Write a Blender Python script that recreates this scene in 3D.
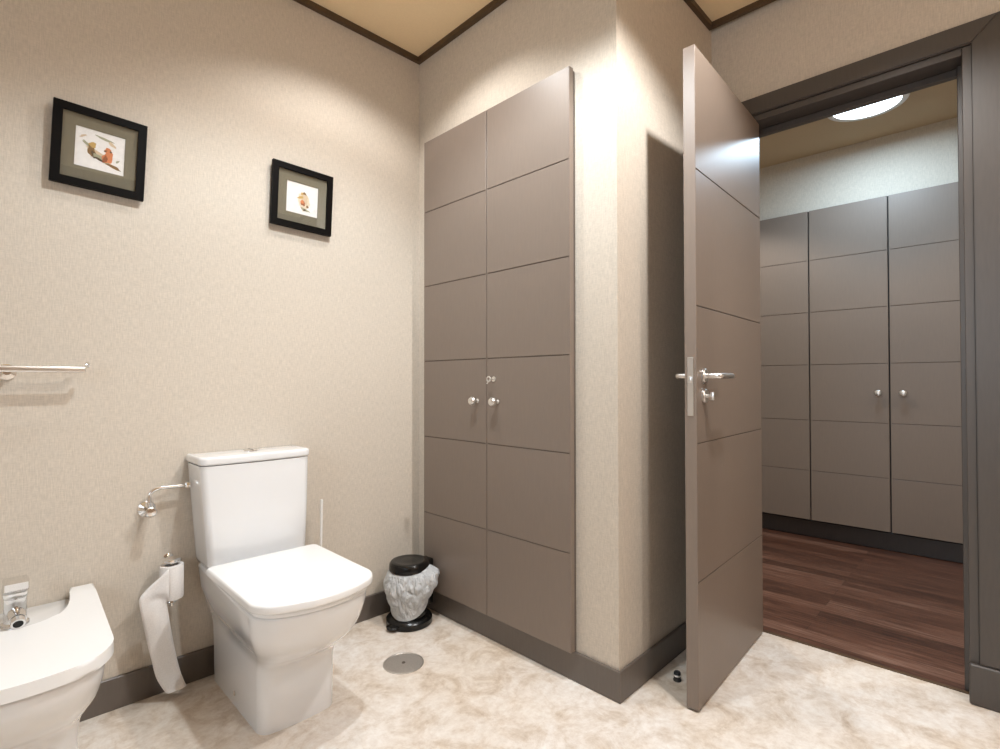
import bpy, bmesh, math, random
from mathutils import Vector, Matrix, noise as mnoise
random.seed(7)
S = bpy.context.scene
COL = S.collection
for o in list(bpy.data.objects):
    bpy.data.objects.remove(o, do_unlink=True)
PI = math.pi

# ---------------------------------------------------------------- camera
cam_d = bpy.data.cameras.new('camera')
cam = bpy.data.objects.new('camera', cam_d)
COL.objects.link(cam)
YAW, PIT, ROL, FPX = 0.79265, 0.013552, -0.001233, 529.36
F = Vector((math.cos(YAW) * math.cos(PIT), math.sin(YAW) * math.cos(PIT), math.sin(PIT)))
rt = Vector((math.sin(YAW), -math.cos(YAW), 0))
up = rt.cross(F)
r2 = rt * math.cos(ROL) + up * math.sin(ROL)
u2 = -rt * math.sin(ROL) + up * math.cos(ROL)
M = Matrix.Identity(4)
for i in range(3):
    M[i][0], M[i][1], M[i][2] = r2[i], u2[i], -F[i]
M[2][3] = 1.06
cam.matrix_world = M
cam_d.sensor_fit = 'HORIZONTAL'
cam_d.sensor_width = 36
cam_d.lens = 36 * FPX / 1000
cam_d.clip_start = 0.02
S.camera = cam

# ---------------------------------------------------------------- world, exposure, room lights
S.view_settings.view_transform = 'Standard'
S.view_settings.look = 'None'
S.view_settings.gamma = 1
S.view_settings.use_curve_mapping = False
S.view_settings.exposure = 0.4
W = bpy.data.worlds.new('world')
S.world = W
W.use_nodes = True
W.node_tree.nodes['Background'].inputs[0].default_value = (0.75, 0.87, 1, 1)
W.node_tree.nodes['Background'].inputs[1].default_value = 0.6

CEIL = 2.64
WARM = (1.0, 0.99, 0.975)
NEUT = (0.86, 0.945, 1.0)
# ceiling downlights: x, y, watts, colour
DOWN = [(1.06, 1.60, 21, WARM), (1.44, 0.35, 72, WARM), (0.80, 1.06, 68, NEUT), (1.34, -0.72, 36, WARM)]


def lamp(name, kind, loc, power, col, **kw):
    d = bpy.data.lights.new(name, kind)
    d.energy = power
    d.color = col
    for k, v in kw.items():
        setattr(d, k, v)
    o = bpy.data.objects.new(name, d)
    COL.objects.link(o)
    o.location = loc
    return o


for x, y, p, c in DOWN:
    lamp('downlight_lamp', 'SPOT', (x, y, CEIL - 0.022), p, c, spot_size=math.radians(130), spot_blend=0.42,
         shadow_soft_size=0.035)
# cool fill lamp shining in through an added, unseen window
wl = lamp('window_fill', 'AREA', (-1.41, 0.35, 1.55), 18, (0.74, 0.87, 1.0), shape='RECTANGLE', size=1.0, size_y=1.0)
wl.rotation_euler = (0, -PI / 2, 0)
# wall light over the basin
lamp('basin_lamp', 'POINT', (1.36, -1.17, 1.98), 9, (1, 0.95, 0.88), shadow_soft_size=0.035)


# ---------------------------------------------------------------- materials
def mat(name, col, rough=0.5, metal=0.0, coat=0.0, spec=0.5, trans=0.0, sss=0.0):
    m = bpy.data.materials.new(name)
    m.use_nodes = True
    b = m.node_tree.nodes['Principled BSDF']
    b.inputs['Base Color'].default_value = (*col, 1)
    b.inputs['Roughness'].default_value = rough
    b.inputs['Metallic'].default_value = metal
    b.inputs['Coat Weight'].default_value = coat
    b.inputs['Coat Roughness'].default_value = 0.05
    b.inputs['Specular IOR Level'].default_value = spec
    b.inputs['Transmission Weight'].default_value = trans
    if sss:
        b.inputs['Subsurface Weight'].default_value = sss
        b.inputs['Subsurface Radius'].default_value = (0.01, 0.01, 0.01)
    return m


def N(m, t, **kw):
    n = m.node_tree.nodes.new(t)
    for k, v in kw.items():
        if k.startswith('i_'):
            n.inputs[k[2:].replace('_', ' ')].default_value = v
        else:
            setattr(n, k, v)
    return n


def L(m, a, b):
    m.node_tree.links.new(a, b)


def bsdf(m):
    return m.node_tree.nodes['Principled BSDF']


def coords(m, scale=(1, 1, 1), rot=(0, 0, 0)):
    tc = N(m, 'ShaderNodeTexCoord')
    mp = N(m, 'ShaderNodeMapping')
    mp.inputs['Scale'].default_value = scale
    mp.inputs['Rotation'].default_value = rot
    L(m, tc.outputs['Object'], mp.inputs['Vector'])
    return mp.outputs['Vector']


def ramp(m, fac, stops):
    r = N(m, 'ShaderNodeValToRGB')
    e = r.color_ramp.elements
    while len(e) < len(stops):
        e.new(0.5)
    for k, (p, c) in enumerate(stops):
        e[k].position = p
        e[k].color = (*c, 1)
    L(m, fac, r.inputs['Fac'])
    return r.outputs['Color']


def bump(m, h, strength, dist=0.001):
    b = N(m, 'ShaderNodeBump')
    b.inputs['Strength'].default_value = strength
    b.inputs['Distance'].default_value = dist
    L(m, h, b.inputs['Height'])
    L(m, b.outputs['Normal'], bsdf(m).inputs['Normal'])


def paint(name, col, rough, var=0.06, grain=(3, 3, 0.4), coat=0.0, bumpy=0.04):
    """satin lacquer with a faint brushed grain"""
    m = mat(name, col, rough, coat=coat)
    n = N(m, 'ShaderNodeTexNoise', i_Scale=40.0, i_Detail=4.0)
    L(m, coords(m, grain), n.inputs['Vector'])
    a = tuple(c * (1 - var) for c in col)
    b = tuple(c * (1 + var) for c in col)
    L(m, ramp(m, n.outputs['Fac'], [(0.3, a), (0.7, b)]), bsdf(m).inputs['Base Color'])
    bump(m, n.outputs['Fac'], bumpy)
    return m


def wallpaper(name, col):
    m = mat(name, col, 0.75, spec=0.25)
    n1 = N(m, 'ShaderNodeTexNoise', i_Scale=1.0, i_Detail=1.0)      # vertical ribs
    L(m, coords(m, (330, 330, 40)), n1.inputs['Vector'])
    n2 = N(m, 'ShaderNodeTexNoise', i_Scale=1.0, i_Detail=1.0)      # short cross threads
    L(m, coords(m, (60, 60, 330)), n2.inputs['Vector'])
    mx = N(m, 'ShaderNodeMath', operation='MULTIPLY_ADD')
    L(m, n1.outputs['Fac'], mx.inputs[0])
    mx.inputs[1].default_value = 0.6
    m2 = N(m, 'ShaderNodeMath', operation='MULTIPLY')
    L(m, n2.outputs['Fac'], m2.inputs[0])
    m2.inputs[1].default_value = 0.4
    L(m, m2.outputs[0], mx.inputs[2])
    dk = tuple(c * 0.89 for c in col)
    lt = tuple(min(1, c * 1.10) for c in col)
    L(m, ramp(m, mx.outputs[0], [(0.32, dk), (0.68, lt)]), bsdf(m).inputs['Base Color'])
    bump(m, mx.outputs[0], 0.35, 0.001)
    return m


def stone(name):
    m = mat(name, (0.6, 0.5, 0.42), 0.32, spec=0.4)
    v = coords(m)
    n1 = N(m, 'ShaderNodeTexNoise', i_Scale=9.0, i_Detail=10.0, i_Roughness=0.72, i_Distortion=0.5)
    L(m, v, n1.inputs['Vector'])
    n2 = N(m, 'ShaderNodeTexNoise', i_Scale=38.0, i_Detail=6.0, i_Roughness=0.7)
    L(m, v, n2.inputs['Vector'])
    n3 = N(m, 'ShaderNodeTexNoise', i_Scale=1.6, i_Detail=3.0)
    L(m, v, n3.inputs['Vector'])
    c1 = ramp(m, n1.outputs['Fac'], [(0.28, (0.50, 0.40, 0.315)), (0.40, (0.68, 0.595, 0.515)), (0.52, (0.81, 0.755, 0.705)), (0.66, (0.87, 0.84, 0.81))])
    c2 = ramp(m, n2.outputs['Fac'], [(0.3, (0.80, 0.75, 0.70)), (0.6, (1, 1, 1))])
    c3 = ramp(m, n3.outputs['Fac'], [(0.35, (0.92, 0.86, 0.78)), (0.65, (1, 1, 1))])
    a = N(m, 'ShaderNodeMix', data_type='RGBA', blend_type='MULTIPLY')
    a.inputs[0].default_value = 0.8
    L(m, c1, a.inputs[6]); L(m, c2, a.inputs[7])
    b = N(m, 'ShaderNodeMix', data_type='RGBA', blend_type='MULTIPLY')
    b.inputs[0].default_value = 1
    L(m, a.outputs[2], b.inputs[6]); L(m, c3, b.inputs[7])
    L(m, b.outputs[2], bsdf(m).inputs['Base Color'])
    bump(m, n2.outputs['Fac'], 0.08, 0.001)
    return m


def planks(name):
    m = mat(name, (0.1, 0.04, 0.02), 0.33)
    br = N(m, 'ShaderNodeTexBrick')
    br.offset = 0.37
    br.inputs['Scale'].default_value = 1
    br.inputs['Mortar Size'].default_value = 0.0008
    br.inputs['Brick Width'].default_value = 1.7
    br.inputs['Row Height'].default_value = 0.085
    br.inputs['Color1'].default_value = (0, 0, 0, 1)
    br.inputs['Color2'].default_value = (1, 1, 1, 1)
    br.inputs['Mortar'].default_value = (0.2, 0.2, 0.2, 1)
    L(m, coords(m, rot=(0, 0, PI / 2 - 0.03)), br.inputs['Vector'])
    n = N(m, 'ShaderNodeTexNoise', i_Scale=9.0, i_Detail=8.0, i_Roughness=0.7)
    L(m, coords(m, (9, 0.4, 1)), n.inputs['Vector'])
    mx = N(m, 'ShaderNodeMath', operation='MULTIPLY_ADD')
    L(m, br.outputs['Color'], mx.inputs[0])
    mx.inputs[1].default_value = 0.24
    L(m, n.outputs['Fac'], mx.inputs[2])
    c = ramp(m, mx.outputs[0], [(0.36, (0.016, 0.006, 0.004)), (0.52, (0.060, 0.023, 0.013)), (0.68, (0.130, 0.056, 0.034)), (0.86, (0.25, 0.15, 0.11))])
    mo = N(m, 'ShaderNodeMix', data_type='RGBA', blend_type='MIX')
    L(m, br.outputs['Fac'], mo.inputs[0])
    L(m, c, mo.inputs[6])
    mo.inputs[7].default_value = (0.012, 0.006, 0.004, 1)
    L(m, mo.outputs[2], bsdf(m).inputs['Base Color'])
    bump(m, n.outputs['Fac'], 0.1)
    return m


def glassy(name):
    m = bpy.data.materials.new(name)
    m.use_nodes = True
    nt = m.node_tree
    nt.nodes.remove(nt.nodes['Principled BSDF'])
    t = N(m, 'ShaderNodeBsdfTransparent')
    g = N(m, 'ShaderNodeBsdfGlossy', i_Roughness=0.02)
    f = N(m, 'ShaderNodeFresnel')
    ge = N(m, 'ShaderNodeNewGeometry')
    ma = N(m, 'ShaderNodeMath', operation='MULTIPLY_ADD')      # same reflectance from either side of the pane
    L(m, ge.outputs['Backfacing'], ma.inputs[0])
    ma.inputs[1].default_value = 1 / 1.5 - 1.5
    ma.inputs[2].default_value = 1.5
    L(m, ma.outputs[0], f.inputs['IOR'])
    x = N(m, 'ShaderNodeMixShader')
    L(m, f.outputs[0], x.inputs[0]); L(m, t.outputs[0], x.inputs[1]); L(m, g.outputs[0], x.inputs[2])
    L(m, x.outputs[0], nt.nodes['Material Output'].inputs['Surface'])
    return m


def glow(name, col, strength):
    m = mat(name, col, 0.4)
    bsdf(m).inputs['Emission Color'].default_value = (*col, 1)
    bsdf(m).inputs['Emission Strength'].default_value = strength
    return m


WALL = wallpaper('woven_wallpaper', (0.60, 0.53, 0.448))
CEILM = paint('ceiling_paint', (0.90, 0.70, 0.44), 0.8, 0.02)
FLOOR = stone('travertine')
WOOD = planks('dark_planks')
TAUPE = paint('taupe_lacquer', (0.215, 0.168, 0.136), 0.40, 0.025, bumpy=0.015)
TAUPED = paint('taupe_skirting', (0.130, 0.107, 0.090), 0.4, 0.05)
GROOVE = mat('groove', (0.115, 0.087, 0.069), 0.6)
DARKTRIM = paint('dark_wood', (0.085, 0.047, 0.020), 0.5, 0.1)
CASING = paint('door_casing_lacquer', (0.070, 0.059, 0.052), 0.40, 0.05)
CERAM = mat('white_ceramic', (0.82, 0.82, 0.825), 0.12, coat=0.6)
SEATM = mat('white_seat_plastic', (0.88, 0.88, 0.88), 0.2, coat=0.2)
CHROME = mat('chrome', (0.84, 0.83, 0.82), 0.12, 1.0)
NICKEL = mat('satin_nickel', (0.80, 0.785, 0.765), 0.30, 1.0)
STEEL = paint('drain_steel', (0.58, 0.54, 0.50), 0.42, 0.15, (8, 8, 8))
bsdf(STEEL).inputs['Metallic'].default_value = 0.85
BLACK = mat('black_plastic', (0.006, 0.0055, 0.005), 0.24, spec=0.4)
FRAME = mat('black_frame', (0.004, 0.003, 0.0025), 0.5, spec=0.08)
MATB = paint('olive_mount', (0.165, 0.145, 0.100), 0.9, 0.05)
PAPERP = paint('print_paper', (0.80, 0.77, 0.745), 0.85, 0.05, (2, 2, 2))
GLASS = glassy('picture_glass')
TISSUE = paint('tissue', (0.80, 0.765, 0.74), 0.95, 0.05, (6, 6, 6), bumpy=0.3)
BAG = mat('bag_plastic', (0.80, 0.82, 0.84), 0.3, trans=0.0)
nb = N(BAG, 'ShaderNodeTexNoise', i_Scale=1.0, i_Detail=3.0, i_Distortion=1.5)
L(BAG, coords(BAG, (55, 55, 22), (0.5, 0.7, 0.2)), nb.inputs['Vector'])
bump(BAG, nb.outputs['Fac'], 1.0, 0.018)
tb = N(BAG, 'ShaderNodeBsdfTransparent')
xb = N(BAG, 'ShaderNodeMixShader', i_Fac=0.22)
L(BAG, bsdf(BAG).outputs[0], xb.inputs[1])
L(BAG, tb.outputs[0], xb.inputs[2])
L(BAG, xb.outputs[0], BAG.node_tree.nodes['Material Output'].inputs['Surface'])
BRISTLE = mat('white_bristle', (0.8, 0.8, 0.78), 0.8)
WHITEP = mat('white_plastic', (0.84, 0.82, 0.79), 0.35)
RUBBER = mat('black_rubber', (0.015, 0.015, 0.016), 0.5)
PAINTW = mat('white_frame_paint', (0.7, 0.68, 0.65), 0.4)
HALLW = wallpaper('hall_wallpaper', (0.56, 0.50, 0.42))
INK = {k: mat('ink_' + k, c, 0.9, spec=0.1) for k, c in dict(
    brown=(0.22, 0.13, 0.06), dark=(0.09, 0.065, 0.045), orange=(0.62, 0.22, 0.10), ochre=(0.52, 0.34, 0.12),
    rust=(0.30, 0.10, 0.05), leaf=(0.34, 0.34, 0.24), pale=(0.62, 0.48, 0.34), cream=(0.70, 0.60, 0.46)).items()}


# ---------------------------------------------------------------- mesh helpers
def finish(name, bm, m, parent=None, local=False, angle=35):
    bmesh.ops.recalc_face_normals(bm, faces=bm.faces)
    me = bpy.data.meshes.new(name)
    if parent is not None and not local:
        root = parent
        off = Vector(root.location)
        while root.parent:
            root = root.parent
            off += Vector(root.location)
        bm.transform(Matrix.Translation(-off))
    bm.to_mesh(me)
    bm.free()
    for k in (m if isinstance(m, (list, tuple)) else [m]):
        me.materials.append(k)
    me.shade_smooth()
    me.set_sharp_from_angle(angle=math.radians(angle))
    o = bpy.data.objects.new(name, me)
    COL.objects.link(o)
    if parent is not None:
        o.parent = parent
    return o


def thing(name, label, cat, loc=(0, 0, 0), group=None, rot=(0, 0, 0)):
    o = bpy.data.objects.new(name, None)
    COL.objects.link(o)
    o.location = loc
    o.rotation_euler = rot
    o.empty_display_size = 0.05
    return tag(o, label, cat, group)


def tag(o, label, cat, group=None):
    o['label'] = label
    o['category'] = cat
    if group:
        o['group'] = group
    return o


def struct(o, label=None):
    o['kind'] = 'structure'
    if label:
        o['label'] = label
    return o


def B():
    return bmesh.new()


def box(bm, x0, y0, z0, x1, y1, z1, bev=0.0, seg=2, mi=0):
    g = bmesh.ops.create_cube(bm, size=1)
    vs = g['verts']
    for v in vs:
        v.co = Vector((x0 + (v.co.x + .5) * (x1 - x0), y0 + (v.co.y + .5) * (y1 - y0), z0 + (v.co.z + .5) * (z1 - z0)))
    fs = list({f for v in vs for f in v.link_faces})
    for f in fs:
        f.material_index = mi
    if bev:
        es = list({e for v in vs for e in v.link_edges})
        r = bmesh.ops.bevel(bm, geom=es, offset=bev, segments=seg, affect='EDGES', profile=0.5)
        for f in r['faces']:
            f.material_index = mi
    return bm


def prism(bm, pts, z0, z1, bev=0.0, seg=2, mi=0):
    a = [bm.verts.new((x, y, z0)) for x, y in pts]
    b = [bm.verts.new((x, y, z1)) for x, y in pts]
    n = len(pts)
    fs = [bm.faces.new(a[::-1]), bm.faces.new(b)]
    for i in range(n):
        fs.append(bm.faces.new((a[i], a[(i + 1) % n], b[(i + 1) % n], b[i])))
    for f in fs:
        f.material_index = mi
    if bev:
        es = list(fs[0].edges) + list(fs[1].edges)
        r = bmesh.ops.bevel(bm, geom=es, offset=bev, segments=seg, affect='EDGES', profile=0.5)
        for f in r['faces']:
            f.material_index = mi
    return bm


def loft(bm, rings, cap0=True, cap1=True, mi=0, closed=True):
    vs = [[bm.verts.new(p) for p in r] for r in rings]
    n = len(rings[0])
    for a, b in zip(vs, vs[1:]):
        for i in range(n if closed else n - 1):
            f = bm.faces.new((a[i], a[(i + 1) % n], b[(i + 1) % n], b[i]))
            f.material_index = mi
    if cap0:
        bm.faces.new(vs[0][::-1]).material_index = mi
    if cap1:
        bm.faces.new(vs[-1]).material_index = mi
    return bm


def lathe(bm, prof, c=(0, 0, 0), axis='Z', n=32, mi=0):
    """prof: (radius, height) pairs; closed by caps where radius > 0"""
    rings = []
    for r, h in prof:
        ring = []
        for k in range(n):
            a = 2 * PI * k / n
            p = (r * math.cos(a), r * math.sin(a), h)
            if axis == 'X':
                p = (p[2], p[0], p[1])
            elif axis == 'Y':
                p = (p[1], p[2], p[0])
            ring.append((p[0] + c[0], p[1] + c[1], p[2] + c[2]))
        rings.append(ring)
    return loft(bm, rings, mi=mi)


def tube(bm, pts, r, n=12, mi=0):
    pts = [Vector(p) for p in pts]
    rad = r if isinstance(r, (list, tuple)) else [r] * len(pts)
    rings = []
    prev = None
    for i, p in enumerate(pts):
        t = (pts[min(i + 1, len(pts) - 1)] - pts[max(i - 1, 0)]).normalized()
        if prev is None:
            ref = Vector((0, 0, 1)) if abs(t.z) < 0.9 else Vector((1, 0, 0))
            u = t.cross(ref).normalized()
        else:
            u = (prev - t * prev.dot(t)).normalized()
        prev = u
        w = t.cross(u)
        rings.append([tuple(p + (u * math.cos(2 * PI * k / n) + w * math.sin(2 * PI * k / n)) * rad[i]) for k in range(n)])
    return loft(bm, rings, mi=mi)


def arc(p0, p1, p2, n=8):
    """quadratic bend through control p1"""
    p0, p1, p2 = Vector(p0), Vector(p1), Vector(p2)
    return [tuple(p0 * (1 - t) ** 2 + p1 * 2 * t * (1 - t) + p2 * t * t) for t in [k / n for k in range(n + 1)]]


def rrect(x0, x1, yf, yr, rf, rr, bow=0.0, side=0.0, nc=8, nf=12, ns=6):
    """rounded plan outline; yf = front (nearer the camera), bowed out by bow; sides bulge by side"""
    P = []
    # start rear-left, go along left side to front
    def corner(cx, cy, r, a0):
        for k in range(nc + 1):
            a = a0 + (PI / 2) * k / nc
            P.append((cx + r * math.cos(a), cy + r * math.sin(a)))
    corner(x0 + rr, yr - rr, rr, PI / 2)
    for k in range(1, ns):
        t = k / ns
        P.append((x0, yr - rr + (yf + rf - yr + rr) * t))
    corner(x0 + rf, yf + rf, rf, PI)
    for k in range(1, nf):
        t = k / nf
        P.append((x0 + rf + (x1 - x0 - 2 * rf) * t, yf))
    corner(x1 - rf, yf + rf, rf, 1.5 * PI)
    for k in range(1, ns):
        t = k / ns
        P.append((x1, yf + rf + (yr - rr - yf - rf) * t))
    corner(x1 - rr, yr - rr, rr, 0)
    xc, hw = (x0 + x1) / 2, (x1 - x0) / 2
    out = []
    for x, y in P:
        u = (x - xc) / hw
        wy = max(0, min(1, (yr - y) / (yr - yf)))
        out.append((x + (side * math.sin(PI * wy) * (1 if u > 0 else -1) * abs(u)), y - bow * (1 - u * u) * wy ** 3))
    return out


# ================================================================ SETTING
YA, XB = 2.115, 1.52            # left wall plane, cabinet wall plane
CX0, CY0 = 1.52, 0.982          # outer corner of the boxed-in cabinet
CX1, CY1 = 2.300, 1.006         # inner corner with the door wall
TH = 0.031                      # the door wall is a touch off square
def DP(lx, ly):                 # door-wall frame -> room
    return (2.339 + lx * math.cos(TH) - ly * math.sin(TH), 0.5 + lx * math.sin(TH) + ly * math.cos(TH))

# bathroom floor reaches under the door; hall floor starts at the threshold
b = B()
t0, t1 = DP(0.054, -1.85), DP(0.054, 0.55)
prism(b, [(-1.4, -1.4), (t0[0], -1.4), t0, t1, (t1[0], 2.22), (-1.4, 2.22)][:2] + [t1, (t1[0], 2.22), (-1.4, 2.22)], -0.06, 0.0)
struct(finish('floor', b, FLOOR), 'pale mottled travertine bathroom floor')
b = B()
h0, h1 = DP(0.056, -1.9), DP(0.056, 2.2)
prism(b, [h0, DP(1.95, -1.9), DP(1.95, 2.2), h1], -0.06, -0.002)
struct(finish('floor_hall', b, WOOD), 'dark reddish wood plank floor beyond the doorway')
b = B()
tA, tB = DP(0.046, -0.333), DP(0.046, 0.368)
tC, tD = DP(0.060, 0.368), DP(0.060, -0.333)
prism(b, [tA, tB, tC, tD], 0.0, 0.003)
struct(finish('trim_threshold', b, DARKTRIM), 'thin dark strip where stone meets wood at the doorway')

b = B(); box(b, -1.4, YA, 0, 1.63, YA + 0.1, CEIL)
struct(finish('wall_left', b, WALL), 'beige woven wallpaper wall behind the toilet')
b = B(); prism(b, [(XB + 0.011, YA), (CX0, CY0), (CX1 + 0.0225, CY1 + 0.0008), (CX1 - 0.01, YA)], 0, CEIL)
struct(finish('wall_back', b, WALL), 'wallpapered boxed-in wall around the tall cabinet')
OPY0, OPY1, OPZ = -0.345, 0.385, 2.17
b = B()
for (a0, a1, z0, z1) in ((-1.85, OPY0, 0, CEIL), (OPY1, 0.508, 0, CEIL), (OPY0, OPY1, OPZ, CEIL)):
    prism(b, [DP(0, a0), DP(0.11, a0), DP(0.11, a1), DP(0, a1)], z0, z1)
struct(finish('wall_right', b, WALL), 'wallpapered wall with the doorway')
b = B(); box(b, -1.4, -1.35, 0, 2.40, -1.25, CEIL)
struct(finish('wall_near', b, paint('brown_bounce', (0.30, 0.20, 0.13), 0.5, 0.08)))  # unseen wall, coloured brown to bounce warm light and deepen the door shadow
b = B()
for (y0, y1, z0, z1) in ((-1.25, -0.15, 0, CEIL), (0.85, YA, 0, CEIL), (-0.15, 0.85, 0, 1.05), (-0.15, 0.85, 2.05, CEIL)):
    box(b, -1.4, y0, z0, -1.3, y1, z1)
struct(finish('wall_far_left', b, WALL))
b = B(); box(b, -1.4, -1.4, CEIL, 2.45, 2.22, CEIL + 0.08)
struct(finish('ceiling', b, CEILM), 'cream painted bathroom ceiling')
# added window in the far left wall, outside the picture, for cool fill
b = B()
for (y0, y1, z0, z1) in ((-0.15, -0.10, 1.05, 2.05), (0.80, 0.85, 1.05, 2.05), (-0.10, 0.80, 1.05, 1.10), (-0.10, 0.80, 2.0, 2.05), (0.33, 0.37, 1.10, 2.0)):
    box(b, -1.39, y0, z0, -1.33, y1, z1, 0.004)
win = struct(finish('fill_window', b, PAINTW))
b = B(); box(b, -1.362, -0.10, 1.10, -1.358, 0.80, 2.0)
finish('fill_window_pane', b, GLASS, win, local=True)

# dark moulding under the ceiling
b = B()
tw, tz = 0.020, 2.617
prism(b, [(-1.3, YA), (-1.3, YA - tw), (XB + 0.009 - tw, YA - tw), (XB - tw, CY0 - tw), (CX1 - tw * .9, CY1 - tw), DP(-tw, -1.75), DP(0, -1.75), (CX1, CY1), (CX0, CY0), (XB + 0.011, YA)], tz, CEIL)
struct(finish('trim_1', b, DARKTRIM), 'thin dark brown moulding where walls meet ceiling')

def skirting(name, segs, h, t, label, m=TAUPED):
    bm = B()
    for pts in segs:
        prism(bm, pts, 0, h)
    return struct(finish(name, bm, m), label)
bt = 0.011
bm = B()
prism(bm, [(-1.3, YA), (-1.3, YA - bt), (XB - bt, YA - bt), (XB + 0.011, YA)], 0, 0.104, 0.003, 1)
struct(finish('baseboard_left', bm, TAUPED), 'taupe skirting along the wall behind the toilet')
bm = B()
prism(bm, [(XB + 0.011, YA), (XB - bt, YA - bt), (CX0 - bt, CY0 - bt), (CX0, CY0)], 0, 0.104, 0.003, 1)
struct(finish('baseboard_back', bm, TAUPED), 'taupe skirting below the tall cabinet')
bm = B()
e0 = (CX1 - 0.002, CY1)
prism(bm, [(CX0, CY0), (CX0 - bt, CY0 - bt), (CX1 - 0.002, CY1 - bt), e0], 0, 0.104, 0.003, 1)
struct(finish('baseboard_side', bm, TAUPED), 'taupe skirting behind the open door')
bm = B()
pp = [DP(0, -0.50), DP(-bt, -0.50), DP(-bt, -1.74), DP(0, -1.74)]
prism(bm, pp, 0, 0.104, 0.003, 1)
struct(finish('baseboard_right', bm, TAUPED))

# door casing, in the door-wall frame
root = bpy.data.objects.new('trim_2', None)
COL.objects.link(root)
root.location = (2.339, 0.5, 0)
root.rotation_euler = (0, 0, TH)
struct(root, 'dark taupe wooden frame around the doorway')
CW = 0.073
def casing_piece(nm, fn):
    bm = B(); fn(bm)
    return finish(nm, bm, CASING, root, local=True)
yi0, yi1, zi = -0.359, 0.395, 2.182
def mitred(bm, quad):
    a = [bm.verts.new((-0.016, y, z)) for y, z in quad]
    c = [bm.verts.new((-0.0005, y, z)) for y, z in quad]
    fs = [bm.faces.new(a), bm.faces.new(c[::-1])]
    for i in range(4):
        fs.append(bm.faces.new((a[i], c[i], c[(i + 1) % 4], a[(i + 1) % 4])))
    bmesh.ops.bevel(bm, geom=list(fs[0].edges), offset=0.004, segments=2, affect='EDGES')
casing_piece('casing', lambda bm: mitred(bm, [(yi0 - CW, 0.134), (yi0, 0.134), (yi0, zi), (yi0 - CW, zi + CW)]))
casing_piece('casing', lambda bm: mitred(bm, [(yi1, 0), (yi1 + CW, 0), (yi1 + CW, zi + CW), (yi1, zi)]))
casing_piece('casing', lambda bm: mitred(bm, [(yi0, zi), (yi1, zi), (yi1 + CW, zi + CW), (yi0 - CW, zi + CW)]))
def jl(bm):
    d0, d1 = -0.004, 0.114
    box(bm, d0, yi0 - 0.0, 0, d1, yi0 + 0.026, zi, 0.002, 1)
    box(bm, d0, yi1 - 0.026, 0, d1, yi1, zi, 0.002, 1)
    box(bm, d0, yi0 + 0.026, zi - 0.026, d1, yi1 - 0.026, zi, 0.002, 1)
casing_piece('jamb', jl)
def stopper(bm):
    box(bm, 0.070, yi0 + 0.0262, 0, 0.112, yi0 + 0.042, zi - 0.0262, 0.002, 1)
    box(bm, 0.070, yi1 - 0.038, 0, 0.112, yi1 - 0.0262, zi - 0.0262, 0.002, 1)
    box(bm, 0.086, yi0 + 0.042, zi - 0.052, 0.112, yi1 - 0.038, zi - 0.0262, 0.002, 1)
casing_piece('door_stop_strip', stopper)
casing_piece('plinth_block', lambda bm: box(bm, -0.024, yi0 - CW - 0.06, 0, -0.0045, yi0 + 0.027, 0.133, 0.008, 4))
bm = B(); box(bm, 0.012, yi0 + 0.0262, 1.0, 0.034, yi0 + 0.0275, 1.15)
sp = finish('strike_plate', bm, CASING, root, local=True)
bm = B(); box(bm, 0.015, yi0 + 0.0275, 1.03, 0.031, yi0 + 0.0282, 1.10)
finish('latch_hole', bm, BLACK, sp, local=True)

# hall shell
HW = 1.74                                      # hall wardrobe wall, door-wall frame
b = B(); prism(b, [DP(HW + 0.02, -1.8), DP(HW + 0.12, -1.8), DP(HW + 0.12, 2.1), DP(HW + 0.02, 2.1)], 0, 2.62)
struct(finish('wall_hall_back', b, HALLW), 'pale hall wall above the wardrobe')
b = B(); prism(b, [DP(0.11, -1.8), DP(HW + 0.02, -1.8), DP(HW + 0.02, -1.7), DP(0.11, -1.7)], 0, 2.62)
struct(finish('wall_hall_right', b, HALLW))
b = B(); prism(b, [DP(0.11, 1.72), DP(HW + 0.02, 1.72), DP(HW + 0.02, 1.82), DP(0.11, 1.82)], 0, 2.62)
struct(finish('wall_hall_left', b, HALLW))
b = B(); prism(b, [DP(0.11, 0.5), DP(0.11, 1.72), DP(0.02, 1.72), DP(0.02, 0.512)], 0, 2.62)
struct(finish('wall_hall_front', b, HALLW))
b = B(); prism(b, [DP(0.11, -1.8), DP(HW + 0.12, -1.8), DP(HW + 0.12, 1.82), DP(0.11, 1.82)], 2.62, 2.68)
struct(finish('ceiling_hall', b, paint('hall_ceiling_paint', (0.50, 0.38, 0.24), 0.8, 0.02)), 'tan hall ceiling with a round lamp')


# ================================================================ panelled leaves (grooves are real recesses)
def panel_leaf(bm, w0, w1, z0, z1, t, grooves, g=0.004, dep=0.0025, both=False):
    """leaf in local axes: y = width, x from 0 (front) to t (back)"""
    box(bm, dep, w0 + 0.003, z0 + 0.0005, t - (dep if both else 0.001), w1 - 0.003, z1 - 0.0005, mi=1)
    zs = [z0] + list(grooves) + [z1]
    for a, c in zip(zs, zs[1:]):
        lo = a + (g / 2 if a != z0 else 0)
        hi = c - (g / 2 if c != z1 else 0)
        box(bm, 0, w0 + 0.004, lo, t, w1 - 0.004, hi, 0.0006, 1, mi=0)
    for a, c in ((w0, w0 + 0.0042), (w1 - 0.0042, w1)):
        box(bm, 0.0002, a, z0, t - 0.0002, c, z1, 0.0006, 1, mi=0)


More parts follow.
